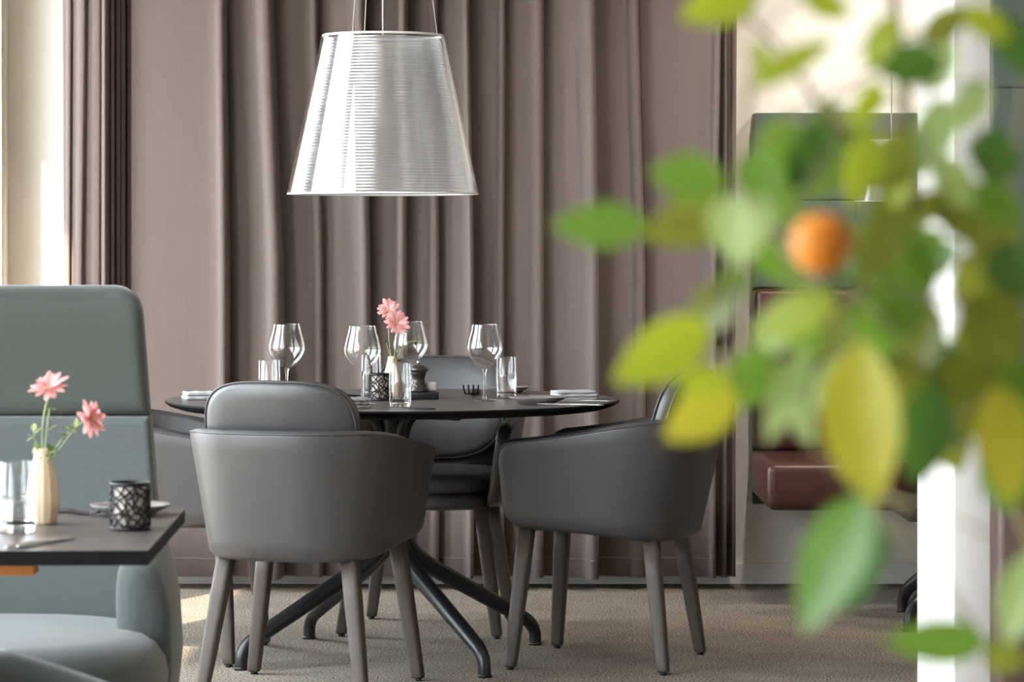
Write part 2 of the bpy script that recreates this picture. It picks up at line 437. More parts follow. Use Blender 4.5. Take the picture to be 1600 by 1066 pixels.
def build_chair():
    root = empty('tub_chair')
    path = chair_shell_rows()
    NV = 9; T = .046
    V, F = [], []; rim = []
    ring_n = None
    for seg in path:
        _, e = shell_xy(seg, 1, 0)
        th = T * (1 if e > .03 else (.35 + .65 * math.sqrt(max(0, 1 - ((.03 - e) / .03) ** 2))))
        sh = (T - th) / 2
        (x1, y1), _ = shell_xy(seg, 1, 0)
        zt, zb = shell_tb(y1, e)
        ring = []
        r = .016
        for k in range(NV):                                        # outside, bottom to top
            z = zb + .012 + (zt - r - zb - .012) * k / (NV - 1); v = (z - .36) / .34
            (x, y), _ = shell_xy(seg, v, sh); ring.append((x, y, z))
        # bottom outside corner softened
        (x, y), _ = shell_xy(seg, (zb - .36) / .34, sh + .010); ring.insert(0, (x, y, zb))
        for k in range(1, 7):                                      # rolled rim
            a = PI * k / 7; o = sh + th / 2 - (th / 2) * math.cos(a); z = zt - r + r * math.sin(a)
            (x, y), _ = shell_xy(seg, (z - .36) / .34, o); ring.append((x, y, z))
        for k in range(NV):
            z = zt - r - (zt - r - zb) * k / (NV - 1); v = (z - .36) / .34
            (x, y), _ = shell_xy(seg, v, sh + th); ring.append((x, y, z))
        rim.append(ring[NV + 1]); ring_n = len(ring); V += ring
    n = ring_n
    for i in range(len(path) - 1):
        for k in range(n):
            k2 = (k + 1) % n
            F.append((i * n + k, i * n + k2, (i + 1) * n + k2, (i + 1) * n + k))
    F.append(tuple(range(n))); F.append(tuple((len(path) - 1) * n + k for k in range(n))[::-1])
    sh = obj('shell', V, F, M_LEATH, root)
    tube('piping', rim, .0035, M_PIPE, sh, n=6)
    cushion('seat_base', .222, .238, .385, .432, M_LEATH, root, n=3.2, edge=.018, cy_=.022)
    sc_ = cushion('seat_cushion', .224, .242, .430, .495, M_LEATH, root, n=3.0, edge=.028, dome=.010, cy_=.022)
    pts = [(.224 * spow(math.cos(2 * PI * k / 48), 2 / 3) * .985, .022 + .242 * spow(math.sin(2 * PI * k / 48), 2 / 3) * .985, .472) for k in range(49)]
    tube('piping', pts, .003, M_PIPE, sc_, n=6)
    # back pad, leaning, gently wrapped round the sitter
    zc, hz, hx, th = .672, .160, .210, .032
    N = 56; V, F, rings = [], [], []
    def padp(f, a, side):
        ex = 2 / 3.6 if math.sin(a) > 0 else 2 / 2.6
        x = hx * f * spow(math.cos(a), ex); z = zc + hz * f * spow(math.sin(a), ex)
        yy = -.226 - (z - zc) * .27 + .75 * x * x + side
        return (x, yy, z)
    lev = [(.0, -1), (.35, -1), (.7, -1), (.90, -.92), (.965, -.7), (1.0, -.25), (1.0, .25), (.965, .7), (.90, .92), (.7, 1.05), (.35, 1.12), (.0, 1.15)]
    edge = []
    for f, s in lev:
        if f == 0:
            rings.append([len(V)]); V.append(padp(0, 0, s * th))
        else:
            rings.append(list(range(len(V), len(V) + N)))
            V += [padp(f, 2 * PI * k / N, s * th) for k in range(N)]
    for a, b in zip(rings, rings[1:]):
        for k in range(N):
            k2 = (k + 1) % N
            if len(a) == 1: F.append((a[0], b[k], b[k2]))
            elif len(b) == 1: F.append((a[k], b[0], a[k2]))
            else: F.append((a[k], a[k2], b[k2], b[k]))
    pad = obj('backrest', V, F, M_LEATH, root)
    for s in (-.62, .62):
        tube('piping', [padp(.985, 2 * PI * k / N, s * th) for k in range(N + 1)], .0032, M_PIPE, pad, n=6)
    # splayed, tapering legs of rounded square section
    def leg(x0, y0, z0, x1, y1):
        V, F = [], []; L = 14; n = 20
        prof = [(0, .0225), (.3, .0222), (.7, .0195), (.94, .0172), (.985, .0168), (1, .0145)]
        for t, r in prof:
            c = Vector((x0 + (x1 - x0) * t, y0 + (y1 - y0) * t, z0 + (.008 - z0) * t))
            for k in range(n):
                a = 2 * PI * k / n + PI / n
                V.append((c.x + r * spow(math.cos(a), 2 / 4.2), c.y + r * spow(math.sin(a), 2 / 4.2), c.z))
        for i in range(len(prof) - 1):
            for k in range(n):
                k2 = (k + 1) % n; F.append((i * n + k, i * n + k2, (i + 1) * n + k2, (i + 1) * n + k))
        F.append(tuple(range(n))[::-1]); F.append(tuple((len(prof) - 1) * n + k for k in range(n)))
        lg = obj('leg', V, F, M_LEGW, root)
        Vp, Fp = lathe_vf([(0, 0), (.010, 0), (.010, .009), (0, .009)], 12, cx=x1, cy_=y1)
        obj('foot_pad', Vp, Fp, M_PAD, lg)
    for s in (-1, 1):
        leg(s * .185, .185, .395, s * .237, .218)
        leg(s * .170, -.168, .372, s * .221, -.216)
    return root

def place(o, x, y, fx, fy):
    o.location = (x, y, 0); o.rotation_euler = (0, 0, math.atan2(-fx, fy))
chair = build_chair()
G = 'grey leather tub chairs round the round table'
place(chair, -.541, 8.19, .268, .963)
tag(chair, 'grey leather tub chair with its back turned, in front of the round table', 'chair', G)
c = copy_tree(chair); place(c, .273, 8.72, -.958, .288)
tag(c, 'dark grey leather tub chair at the right of the round table, seen side-on', 'chair', G)
c = copy_tree(chair); place(c, -.2525, 9.47, -.128, -.99)
tag(c, 'grey leather tub chair behind the round table, facing the viewer before the curtain', 'chair', G)
c = copy_tree(chair); place(c, -.978, 8.872, .99, -.13)
tag(c, 'grey leather tub chair left of the round table, half behind the green high-back', 'chair', G)

# ================================================================== ROUND TABLE
def star_table(name, x, y, R, rot, baseR, top='round'):
    t = empty(name, (x, y, 0), rot)
    if top == 'round':
        pr = [(0, .74), (R * .5, .74), (R - .004, .74), (R, .738), (R, .7345), (R - .012, .726), (R - .045, .7155), (R - .09, .714), (0, .714)]
        V, F = lathe_vf(pr, 96)
        fm = [0 if all(V[i][2] > .7395 for i in f) else 1 for f in F]
        o = obj('table_top', V, F, None, t, mats=[M_TOP, M_TEDGE], fmat=fm)
        o.data.set_sharp_from_angle(angle=math.radians(20))
    else:
        boxes('table_top', [(-R, R, -R, R, .715, .74)], M_TOP, t, bevel=.003)
    col = lathe('column', [(0, .30), (.036, .30), (.037, .36), (.034, .45), (.034, .62), (.040, .68), (.05, .70), (0, .70)], M_BLACK, t, n=24)
    for k in range(4):
        a = PI / 2 * k; ca, sa = math.cos(a), math.sin(a)
        p = smooth_path([(.034, .56), (.040, .64), (.070, .688), (.14, .700), (R * .55, .705)], 5)
        tube('top_bracket', [(r * ca, r * sa, z) for r, z in p], [.016 - .006 * i / len(p) for i in range(len(p))], M_BLACK, t, n=10)
        s = baseR / .49
        p = smooth_path([(.012, .43), (.024, .36), (.055, .305), (.12, .258), (.28, .172), (.42, .098), (.465, .072), (.487, .042), (.490, .004)], 6)
        nn = len(p)
        lg = tube('leg', [(r * s * ca, r * s * sa, z) for r, z in p], [.030 - .012 * min(1, i / nn * 1.15) for i in range(nn)], M_BLACK, t, n=14)
        Vp, Fp = lathe_vf([(0, 0), (.020, 0), (.020, .006), (.017, .010), (0, .010)], 16, cx=.490 * s * ca, cy_=.490 * s * sa)
        obj('foot_pad', Vp, Fp, M_PAD, lg)
    return t
TX, TY = -.342, 8.815
rt = star_table('round_table', TX, TY, .65, math.radians(33), .49)
tag(rt, 'round dark dining table on a black four-legged star base', 'table')

# ================================================================== PENDANT LAMPS
def shade_mats():
    m = bpy.data.materials.new('silver_lined_film'); m.use_nodes = True
    n, l = m.node_tree.nodes, m.node_tree.links; n.clear()
    o = n.new('ShaderNodeOutputMaterial'); b = n.new('ShaderNodeBsdfPrincipled'); t = n.new('ShaderNodeBsdfTransparent')
    b.inputs['Base Color'].default_value = (.41, .415, .43, 1); b.inputs['Metallic'].default_value = .9; b.inputs['Roughness'].default_value = .22
    tl = n.new('ShaderNodeBsdfTranslucent'); tl.inputs[0].default_value = (.9, .9, .9, 1)
    no = n.new('ShaderNodeTexNoise'); no.inputs['Scale'].default_value = 9; tc = n.new('ShaderNodeTexCoord')
    l.new(tc.outputs['Object'], no.inputs['Vector']); mr = n.new('ShaderNodeMapRange')
    mr.inputs[3].default_value = .18; mr.inputs[4].default_value = .27; l.new(no.outputs['Fac'], mr.inputs[0]); l.new(mr.outputs[0], b.inputs['Roughness'])
    m1 = n.new('ShaderNodeMixShader'); m1.inputs[0].default_value = .22; m2 = n.new('ShaderNodeMixShader'); m2.inputs[0].default_value = .22
    l.new(b.outputs[0], m1.inputs[1]); l.new(tl.outputs[0], m1.inputs[2]); l.new(m1.outputs[0], m2.inputs[1]); l.new(t.outputs[0], m2.inputs[2])
    l.new(m2.outputs[0], o.inputs[0])
    return m
M_FILM = shade_mats()
M_CLEAR = thin_mat('clear_acrylic', gloss=.03, rough=.03)
M_RIM = mat('milky_acrylic_rim', srgb(232, 230, 228), .2, var=.02, scale=20)
M_BULB = mat('frosted_bulb', srgb(240, 236, 228), .4, var=.02, scale=20)
def pendant(x, y, z0, H, r0, r1, ribs, angs, label, cable_h):
    t = empty('pendant_lamp', (x, y, z0))
    g = .94
    prof = []
    for i in range(ribs * 2 + 1):
        f = i / (ribs * 2)
        r = (r0 + (r1 - r0) * f) * g - (.0009 if i % 2 else 0) * (r0 / .275)
        prof.append((r, H * .012 + H * .965 * f))
    film = lathe('inner_shade', prof, M_FILM, t, n=160)
    film.data.polygons.foreach_set('use_smooth', [False] * len(film.data.polygons))
    k = r0 / .275
    lathe('outer_shade', [(r0, 0), (r1, H)], M_CLEAR, t, n=96)
    Vr, Fr = lathe_vf([(r0, 0), (r0, .004 * k), (r0 * g, .006 * k), (r0 * g, .003 * k), (r0, 0)], 96); obj('rim', Vr, Fr, M_RIM, t)
    Vr, Fr = lathe_vf([(r1, H), (r1, H - .006 * k), (r1 - .007 * k, H - .006 * k), (r1 - .007 * k, H + .001), (r1, H)], 96); obj('rim', Vr, Fr, M_RIM, t)
    lathe('lamp_socket', [(0, H * .95), (.02 * k, H * .95), (.02 * k, H * .72), (0, H * .72)], M_WHITE, t, n=16)
    lathe('bulb', [(0, H * .42), (.022 * k, H * .45), (.032 * k, H * .53), (.028 * k, H * .62), (.016 * k, H * .72), (0, H * .72)], M_BULB, t, n=20)
    tube('power_cord', [(0, 0, H * .95), (-.001, 0, cable_h)], .0024, M_CABLE, t, n=8)
    for a in angs:
        a = math.radians(a)
        tube('suspension_cable', [(r1 * .985 * math.cos(a), r1 * .985 * math.sin(a), H - .002), (.03 * math.cos(a), .03 * math.sin(a), cable_h)], .0011, M_CABLE, t, n=6)
    lathe('ceiling_canopy', [(0, cable_h), (.06, cable_h), (.06, cable_h - .02), (.05, cable_h - .03), (0, cable_h - .03)], M_WHITE, t, n=32)
    tag(t, label, 'lamp')
    return t
pendant(-.371, 8.83, 1.327, .459, .2755, .175, 50, (-24, 124, 255), 'large silver ribbed cone pendant lamp hanging over the round table', CEIL - 1.327)
sp = pendant(1.223, 9.9, 1.322, .198, .121, .073, 30, (), 'small silver cone pendant lamp before the green wall panels', CEIL - 1.322)

def downlight(x, y, aim, watts, label):
    t = empty('ceiling_spotlight', (x, y, CEIL))
    lathe('housing', [(0, -.004), (.030, -.004), (.034, -.016), (.045, -.016), (.048, 0), (0, 0)], M_WHITE, t, n=28)
    em = bpy.data.materials.get('spot_lens')
    if not em:
        em = bpy.data.materials.new('spot_lens'); em.use_nodes = True
        b_ = em.node_tree.nodes['Principled BSDF']; b_.inputs['Emission Color'].default_value = (1, .86, .68, 1); b_.inputs['Emission Strength'].default_value = 12
    lathe('lens', [(0, -.006), (.029, -.006), (0, -.0055)], em, t, n=24)
    ld = bpy.data.lights.new('spot', 'SPOT'); ld.energy = watts; ld.color = (1, .90, .78); ld.spot_size = math.radians(95); ld.spot_blend = .8; ld.shadow_soft_size = .04
    lo = bpy.data.objects.new('spot', ld); C.objects.link(lo); lo.parent = t; lo.location = (0, 0, -.03)
    lo.rotation_euler = (Vector(aim) - Vector((x, y, CEIL))).to_track_quat('-Z', 'Y').to_euler()
    tag(t, label, 'ceiling light', 'ceiling spotlights washing the back wall')
for x, lab in [(.95, 'recessed ceiling spotlight nearest the curtain, above the wall bench'), (1.75, 'recessed ceiling spotlight further right above the wall bench')]:
    downlight(x, 9.1, (x, 10.72, .45), 60, lab)

# ================================================================== TABLEWARE
TZ = .74
def wine_glass():
    t = empty('wine_glass')
    o = [(0, 0), (.036, 0), (.0365, .0012), (.030, .0028), (.012, .0055), (.0052, .012), (.0038, .03), (.0036, .06), (.0042, .080), (.0075, .089), (.020, .098),
         (.036, .114), (.047, .131), (.0515, .146), (.0505, .160), (.046, .180), (.0395, .203), (.0370, .2165), (.0365, .2172)]
    i = [(.0360, .2168), (.0385, .203), (.0450, .180), (.0495, .160), (.0503, .146), (.0458, .1315), (.0345, .1152), (.018, .1005), (.006, .094), (0, .0925)]
    V, F = lathe_vf(o[:5] + [(.008, .0070), (0, .0072)], 40)
    obj('foot', V, F, M_FOOT, t)
    V, F = lathe_vf([(0, .0073), (.0078, .0073)] + smooth_path(o[5:10], 3) + [(0, .0925)], 24)
    obj('stem', V, F, M_GLASS, t)
    V, F = lathe_vf(smooth_path(o[9:], 3) + smooth_path(i, 3), 48)
    obj('bowl', V, F, M_THIN, t)
    return t
def tumbler(water=None, h=.119, r=.0305):
    t = empty('water_glass')
    o = [(0, 0), (r * .86, 0), (r * .93, .003), (r * 1.0, .012), (r, h * .5), (r * .99, h), (r * .965, h + .0006), (r * .945, h), (r * .95, h * .5), (r * .93, .022), (r * .80, .0165), (0, .0155)]
    V, F = lathe_vf([(r * .93, .003 + .0001)] + o[3:10] + [(r * .925, .02)], 40); obj('glass_wall', V, F, M_THIN, t)
    V, F = lathe_vf(o[:3] + [(r * .925, .0195), (r * .80, .0165), (0, .0155)], 40); obj('glass_base', V, F, M_GLASS, t)
    if water:
        V, F = lathe_vf([(0, .0157), (r * .80, .0167), (r * .929, .0222), (r * .945, water - .001), (r * .94, water), (0, water - .0005)], 40)
        obj('water', V, F, M_WATER, t)
    return t
wg = wine_glass()
GW = 'wine glasses on the round table'
for k, (px, D, lab) in enumerate([(448, 8.76, 'stemmed wine glass standing furthest left on the round table'),
                                   (566, 8.56, 'stemmed wine glass left of the pink flowers, before the black candle holder'),
                                   (641, 9.02, 'stemmed wine glass behind the pink flowers and the pepper mill'),
                                   (757, 8.74, 'stemmed wine glass right of the pepper mill, nearest the fork tines')]):
    g = wg if k == 0 else copy_tree(wg)
    g.location = ((px - 800) * D / FPX, D, TZ); tag(g, lab, 'wine glass', GW)
GT = 'water tumblers on the round table'
for px, D, wt, lab in [(421, 8.63, None, 'empty water tumbler beside the leftmost wine glass'),
                       (625, 8.40, None, 'clear water tumbler in front of the cream vase on the round table'),
                       (791, 8.88, .068, 'water tumbler partly filled, between the right wine glass and a plate'),
                       (580, 9.05, None, 'water tumbler half hidden behind the second wine glass and candle holder')]:
    g = tumbler(wt); g.location = ((px - 800) * D / FPX, D, TZ); tag(g, lab, 'water glass', GT)

def candle_holder(r=.0325, h=.078):
    t = empty('candle_holder')
    lathe('candle_glass', [(0, .004), (r * .88, .004), (r * .88, h * .93), (r * .84, h * .93), (r * .84, .012), (0, .012)], M_CANDLE, t, n=32)
    lathe('band', [(r * .95, h - .006), (r * 1.02, h - .006), (r * 1.02, h), (r * .95, h), (r * .95, h - .006)], M_LATT, t, n=36)
    lathe('band', [(0, 0), (r * 1.02, 0), (r * 1.02, .007), (r * .95, .007), (0, .003)], M_LATT, t, n=36)
    # cut-work sleeve: irregular honeycomb bars
    rnd = random.Random(3)
    nu, nv = 14, 8
    bm = bmesh.new()
    P = {}
    def vert(u, v_):
        key = (u % (2 * nu), v_)
        if key not in P:
            a = PI * 2 * key[0] / (2 * nu) + rnd.uniform(-.16, .16); z = .006 + (h - .012) * v_ / nv
            if 0 < v_ < nv: z += rnd.uniform(-.0042, .0042)
            P[key] = bm.verts.new((r * math.cos(a), r * math.sin(a), z))
        return P[key]
    def bar(a, b):
        pass
    edges = set()
    for v_ in range(nv):
        for u in range(2 * nu):
            if (u + v_) % 2 == 0: edges.add(((u, v_), ((u + 1) % (2 * nu), v_ + 1)))
            else: edges.add((((u + 1) % (2 * nu), v_), (u, v_ + 1)))
            if rnd.random() < .3: edges.add(((u, v_), (u, v_ + 1)))
    V, F = [], []
    for a, b in sorted(edges):
        pa, pb = vert(*a).co.copy(), vert(*b).co.copy()
        v, f = tube_vf([pa, pb], rnd.uniform(.0011, .0021), 5, base=len(V)); V += v; F += f
    bm.free()
    obj('cutwork_sleeve', V, F, M_LATT, t)
    return t
ch = candle_holder(); D = 8.74; ch.location = ((594 - 800) * D / FPX, D, TZ)
tag(ch, 'black cut-work candle holder beside the cream vase on the round table', 'candle holder')

def vase(h=.119, r=.026):
    t = empty('vase')
    V, F = [], []; n = 56
    prof = [(0, 0), (r * .74, 0), (r * .84, .003), (r * .99, h * .22), (r, h * .32), (r * .86, h * .58), (r * .55, h * .88), (r * .47, h * .985), (r * .43, h), (r * .36, h * .985), (r * .4, h * .86), (r * .5, h * .7), (0, h * .6)]
    p2 = prof[:2] + smooth_path(prof[2:8], 4) + prof[8:]
    V, F = lathe_vf(p2, n)
    V = [tuple((Vector((x, y, 0)) * (1 + .022 * math.cos(14 * math.atan2(y, x)))).to_2d()) + (z,) for x, y, z in V]
    obj('vase_body', V, F, M_VASE, t)
    return t
def petal_mesh(L, Wd):
    V, F = [], []
    prof = [(0, .18), (.25, .7), (.55, 1.0), (.8, .85), (.95, .4), (1, .05)]
    for f, wv in prof:
        for s in (-1, 0, 1):
            V.append((f * L, s * wv * Wd / 2, .10 * L * math.sin(f * PI * .9) * (1 if s == 0 else .45) + .02 * L))
    for i in range(len(prof) - 1):
        for k in range(2): F.append((i * 3 + k, i * 3 + k + 1, i * 3 + k + 4, i * 3 + k + 3))
    me = bpy.data.meshes.new('petal'); me.from_pydata(V, [], F); me.update()
    me.polygons.foreach_set('use_smooth', [True] * len(me.polygons))
    return me
PET = [petal_mesh(1, .36), petal_mesh(1, .36)]
PET[0].materials.append(M_PETAL); PET[1].materials.append(M_PETAL2)
def flower(root_pt, head_pt, normal, R, label, group, rnd, bend=(0, 0, 0), npet=(14, 11)):
    t = empty('flower', root_pt)
    head = Vector(head_pt) - Vector(root_pt); b = Vector(bend)
    mid = head * .55 + b
    nrm = Vector(normal).normalized()
    path = smooth_path([(0, 0, 0), tuple(mid), tuple(head - nrm * R * .12)], 8)
    tube('stem', path, [.0013] * len(path), M_STEM, t, n=6)
    q = nrm.to_track_quat('Z', 'Y')
    c_ = lathe('flower_centre', [(0, R * .14), (R * .10, R * .11), (R * .15, R * .03), (R * .08, -R * .06), (0, -R * .1)], M_FCTR, t, n=12)
    c_.location = head; c_.rotation_mode = 'QUATERNION'; c_.rotation_quaternion = q
    for layer, (n_, tilt, rr) in enumerate([(npet[0], .10, 1.0), (npet[1], .42, .78)]):
        for k in range(n_):
            p = bpy.data.objects.new('petal', PET[(k + layer) % 2]); C.objects.link(p); p.parent = t
            ang = 2 * PI * (k + .5 * layer) / n_ + rnd.uniform(-.12, .12)
            L = R * rr * rnd.uniform(.88, 1.08)
            m = Matrix.Translation(head) @ q.to_matrix().to_4x4() @ Matrix.Rotation(ang, 4, 'Z') @ Matrix.Rotation(-(tilt + rnd.uniform(-.15, .2)), 4, 'Y') @ Matrix.Translation((R * .05, 0, 0)) @ Matrix.Scale(L, 4)
            p.matrix_local = m
    tag(t, label, 'flower', group)
    return t
def leaf_mesh(name, L, Wd, m, fold=.25, curl=.15, stalk=0.0, n=7):
    V, F = [], []
    for i in range(n + 1):
        f = i / n; wv = Wd / 2 * (math.sin(PI * f ** .85) ** .8 if 0 < f < 1 else .02)
        z = -curl * L * f * f
        for s in (-1, -.5, 0, .5, 1):
            V.append((f * L, s * wv, z + abs(s) * wv * fold))
    for i in range(n):
        for k in range(4): F.append((i * 5 + k, i * 5 + k + 1, i * 5 + k + 6, i * 5 + k + 5))
    if stalk:
        v, f = tube_vf([(-stalk, 0, 0), (.03 * L, 0, -.001)], .0012, 5, base=len(V)); V += v; F += f
    me = bpy.data.meshes.new(name); me.from_pydata([tuple(v) for v in V], [], F); me.update(); me.materials.append(m)
    me.polygons.foreach_set('use_smooth', [True] * len(me.polygons))
    return me
def sprig(root_pt, tip_pt, nl, L, mats_, label, rnd, bend=(0, 0, 0), group=None, wd=.6):
    t = empty('leaf_sprig', root_pt)
    tip = Vector(tip_pt) - Vector(root_pt)
    path = smooth_path([(0, 0, 0), tuple(tip * .5 + Vector(bend)), tuple(tip)], 8)
    tube('stem', path, .0011, M_STEM, t, n=6)
    for k in range(nl):
        i = int(len(path) * (.30 + .66 * k / max(1, nl - 1))); i = min(i, len(path) - 1)
        me = leaf_mesh('leaf', L * rnd.uniform(.75, 1.15), L * wd * rnd.uniform(.8, 1.1), mats_[k % len(mats_)])
        o = bpy.data.objects.new('leaf', me); C.objects.link(o); o.parent = t
        d = Vector((rnd.uniform(-1, 1), rnd.uniform(-.8, .4), rnd.uniform(-.25, .9))).normalized()
        o.location = path[i]; o.rotation_mode = 'QUATERNION'; o.rotation_quaternion = d.to_track_quat('X', 'Z')
    tag(t, label, 'plant', group)
    return t
rnd = random.Random(11)
v = vase(); D = 8.93; vb = Vector(((613 - 800) * D / FPX, D, TZ)); v.location = vb
tag(v, 'small ribbed cream vase with pink flowers on the round table', 'vase')
neck = vb + Vector((0, 0, .085))
flower(neck, W(607, 484, D), (-.25, -.8, .75), .036, 'pink daisy standing higher in the round table vase', 'pink daisies in vases', rnd, bend=(-.004, 0, 0))
flower(neck, W(620, 505, D - .07), (.25, -1, .45), .038, 'pink daisy standing lower in the round table vase', 'pink daisies in vases', rnd, bend=(.004, 0, 0))
sprig(neck, W(652, 534, D - .02), 9, .016, [M_SPRIGD, M_SPRIG], 'dark leaf sprig leaning right out of the round table vase', rnd, bend=(.0, 0, .03))
sprig(neck, W(604, 536, D - .02), 4, .020, [M_SPRIGD], 'short dark leaf sprig at the neck of the round table vase', rnd, bend=(0, 0, .004), wd=.4)

# pepper mill on a small tray with a paper card
D = 8.84
tr = boxes('tray', [(-.055, .052, -.045, .045, 0, .020)], M_BLACK, bevel=.002); tr.location = ((657 - 800) * D / FPX, D, TZ)
tag(tr, 'small black tray under the pepper mill', 'tray')
pm = empty('pepper_mill', ((654 - 800) * D / FPX, D, TZ + .0205))
lathe('body', smooth_path([(0, 0), (.0275, 0), (.0275, .008), (.0255, .012), (.0240, .020), (.0185, .030), (.0180, .040), (.0225, .052), (.0228, .056)], 3) + [(0, .056)], M_MILL, pm, n=32)
lathe('head', [(0, .0565), (.023, .0565), (.0285, .060), (.0290, .064), (.0270, .069), (.018, .075), (.008, .079), (0, .079)], M_MILL, pm, n=32)
lathe('knob', [(0, .079), (.004, .079), (.0055, .083), (.005, .087), (.0025, .0895), (0, .090)], M_STEEL, pm, n=16)
tag(pm, 'turned dark walnut pepper mill with a silver knob', 'pepper mill')
cd = boxes('paper_packet', [(-.011, .011, -.008, .008, 0, .027)], M_PLATEW, bevel=.003)
cd.location = ((675 - 800) * 8.86 / FPX, 8.86, TZ + .0205); cd.rotation_euler = (0, 0, .3)
tag(cd, 'small pale paper packet on the black tray beside the pepper mill', 'packet')

def plate(r=.08, h=.016, m=M_PLATE):
    return lathe('plate', [(0, 0), (r * .55, 0), (r * .60, .002), (r * .85, h * .62), (r, h), (r * 1.005, h + .001), (r * .985, h + .0015), (r * .84, h * .78), (r * .6, .0048), (0, .0042)], m, n=56)
p = plate(.082, .019); p.location = ((840 - 800) * 8.56 / FPX, 8.56, TZ); tag(p, 'grey stoneware side plate at the right front of the round table', 'plate', 'side plates on the round table')
p = plate(.062, .017); p.location = ((795 - 800) * 9.2 / FPX, 9.2, TZ); tag(p, 'grey stoneware side plate behind the half-filled water tumbler', 'plate', 'side plates on the round table')

def bar_knife(name, L, m, label, loc, rz, cat='knife', z=.003, group=None):
    V, F = [], []
    st = [(0, .004, .0022), (.08, .0048, .0028), (.40, .0042, .0026), (.48, .003, .002), (.52, .006, .001), (.85, .008, .0008), (.97, .005, .0006), (1, .0012, .0005)]
    for f, wv, th in st:
        for dx, dz in ((-wv, 0), (0, -th), (wv, 0), (0, th)): V.append((dx, f * L - L / 2, dz + .0028))
    for i in range(len(st) - 1):
        for k in range(4): F.append((i * 4 + k, i * 4 + (k + 1) % 4, (i + 1) * 4 + (k + 1) % 4, (i + 1) * 4 + k))
    F.append((0, 1, 2, 3)); n = (len(st) - 1) * 4; F.append((n + 3, n + 2, n + 1, n))
    o = obj(name, V, F, m); o.location = loc; o.rotation_euler = (0, 0, rz)
    tag(o, label, cat, group); return o
def fork(label, loc, rz, L=.18, m=M_BLKST, up=.010, group=None, k_=1.0, steep=False):
    t = empty('fork', loc, rz)
    p = smooth_path([(0, -L / 2, .003), (0, -L * .1, .006), (0, L * .12, .004), (0, L * .24, .003)], 6)
    tube('handle', p, [.0042 - .0016 * i / len(p) for i in range(len(p))], m, t, n=8)
    V, F = [], []
    for i, (y, wd, z) in enumerate([(L * .24, .004, .003), (L * .28, .0105, .003), (L * .34, .0115, .0045)]):
        for s in (-1, 1):
            V += [(s * wd, y, z - .001), (s * wd, y, z + .001)]
    for i in range(2):
        a = i * 4; b = a + 4
        F += [(a, a + 2, b + 2, b), (a + 1, b + 1, b + 3, a + 3), (a, b, b + 1, a + 1), (a + 2, a + 3, b + 3, b + 2)]
    F += [(0, 1, 3, 2), (8, 10, 11, 9)]
    obj('fork_neck', V, F, m, t)
    for k in range(4):
        x = -.0098 + .00653 * k
        if steep: pth = [(x, L * .335, .0045), (x * 1.2, L * .37, .004 + up * .6), (x * 1.25, L * .38, .004 + up)]
        else: pth = [(x, L * .335, .0045), (x, L * .42, .004 + up * .45), (x, L * .5, .004 + up)]
        tube('tine', smooth_path(pth, 4), .0014, m, t, n=6)
    t.scale = (k_, k_, k_)
    tag(t, label, 'fork', group); return t
def napkin(w_, d_, layers, m, label, loc, rz, th=.0065, seed=1):
    t = empty('napkin', loc, rz); r = random.Random(seed)
    for k in range(layers):
        V, F = [], []
        nx = 14; ww = w_ * (1 - .04 * k) / 2; dd = d_ / 2 * (1 - .03 * k); z0 = k * th
        ox, oy = r.uniform(-.004, .004), r.uniform(-.003, .003)
        ny = 10
        sec = []
        for j in range(ny + 1):                          # folded slab: rounded long edges
            a = -PI / 2 + PI * j / ny; sec.append((dd + th * .5 * math.cos(a) - th * .5, z0 + th / 2 + th * .48 * math.sin(a)))
        for j in range(ny + 1):
            a = PI / 2 + PI * j / ny; sec.append((-dd + th * .5 + th * .5 * math.cos(a), z0 + th / 2 + th * .48 * math.sin(a)))
        n = len(sec)
        for i in range(nx + 1):
            x = -ww + 2 * ww * i / nx
            for y, z in sec: V.append((x + ox, y * (1 + .03 * math.sin(i + k)) + oy, z + .0008 * math.sin(i * .9 + k * 2) * (1 if k else 0)))
        for i in range(nx):
            for j in range(n): F.append((i * n + j, i * n + (j + 1) % n, (i + 1) * n + (j + 1) % n, (i + 1) * n + j))
        F.append(tuple(range(n))[::-1]); F.append(tuple(nx * n + j for j in range(n)))
        obj('fold', V, F, m, t)
    tag(t, label, 'napkin'); return t
def on_top(px, D, z=0.0): return ((px - 800) * D / FPX, D, TZ + z)
napkin(.125, .085, 3, M_NAPK, 'folded pale grey napkin by the right edge of the round table', on_top(896, 8.78), .25, th=.0092)
napkin(.085, .075, 2, M_NAPK, 'folded pale grey napkin at the left edge of the round table', on_top(311, 8.80), .3, th=.0115, seed=4)
napkin(.055, .12, 3, M_NAPD, 'folded dark grey napkin behind the front chair on the round table', on_top(558, 8.37), .2, th=.009, seed=8)
bar_knife('knife', .20, M_STEEL, 'steel knife beside the folded napkin at the right table edge', on_top(905, 8.66, .001), 1.35)
bar_knife('knife', .20, M_STEEL, 'steel knife lying before the right front plate and napkin', on_top(890, 8.46, .001), 1.2)
bar_knife('knife', .19, M_BLKST, 'dark knife lying in front of the tumbler with the cream vase behind', on_top(630, 8.27, .001), 1.15)
fork('dark fork with upturned tines beside the right wine glass', on_top(741, 9.06, .0), PI - .1, L=.13, up=.015, k_=1.8, steep=True)
fork('dark fork lying behind the second wine glass on the round table', on_top(546, 8.92), -1.2, L=.15, up=.008)

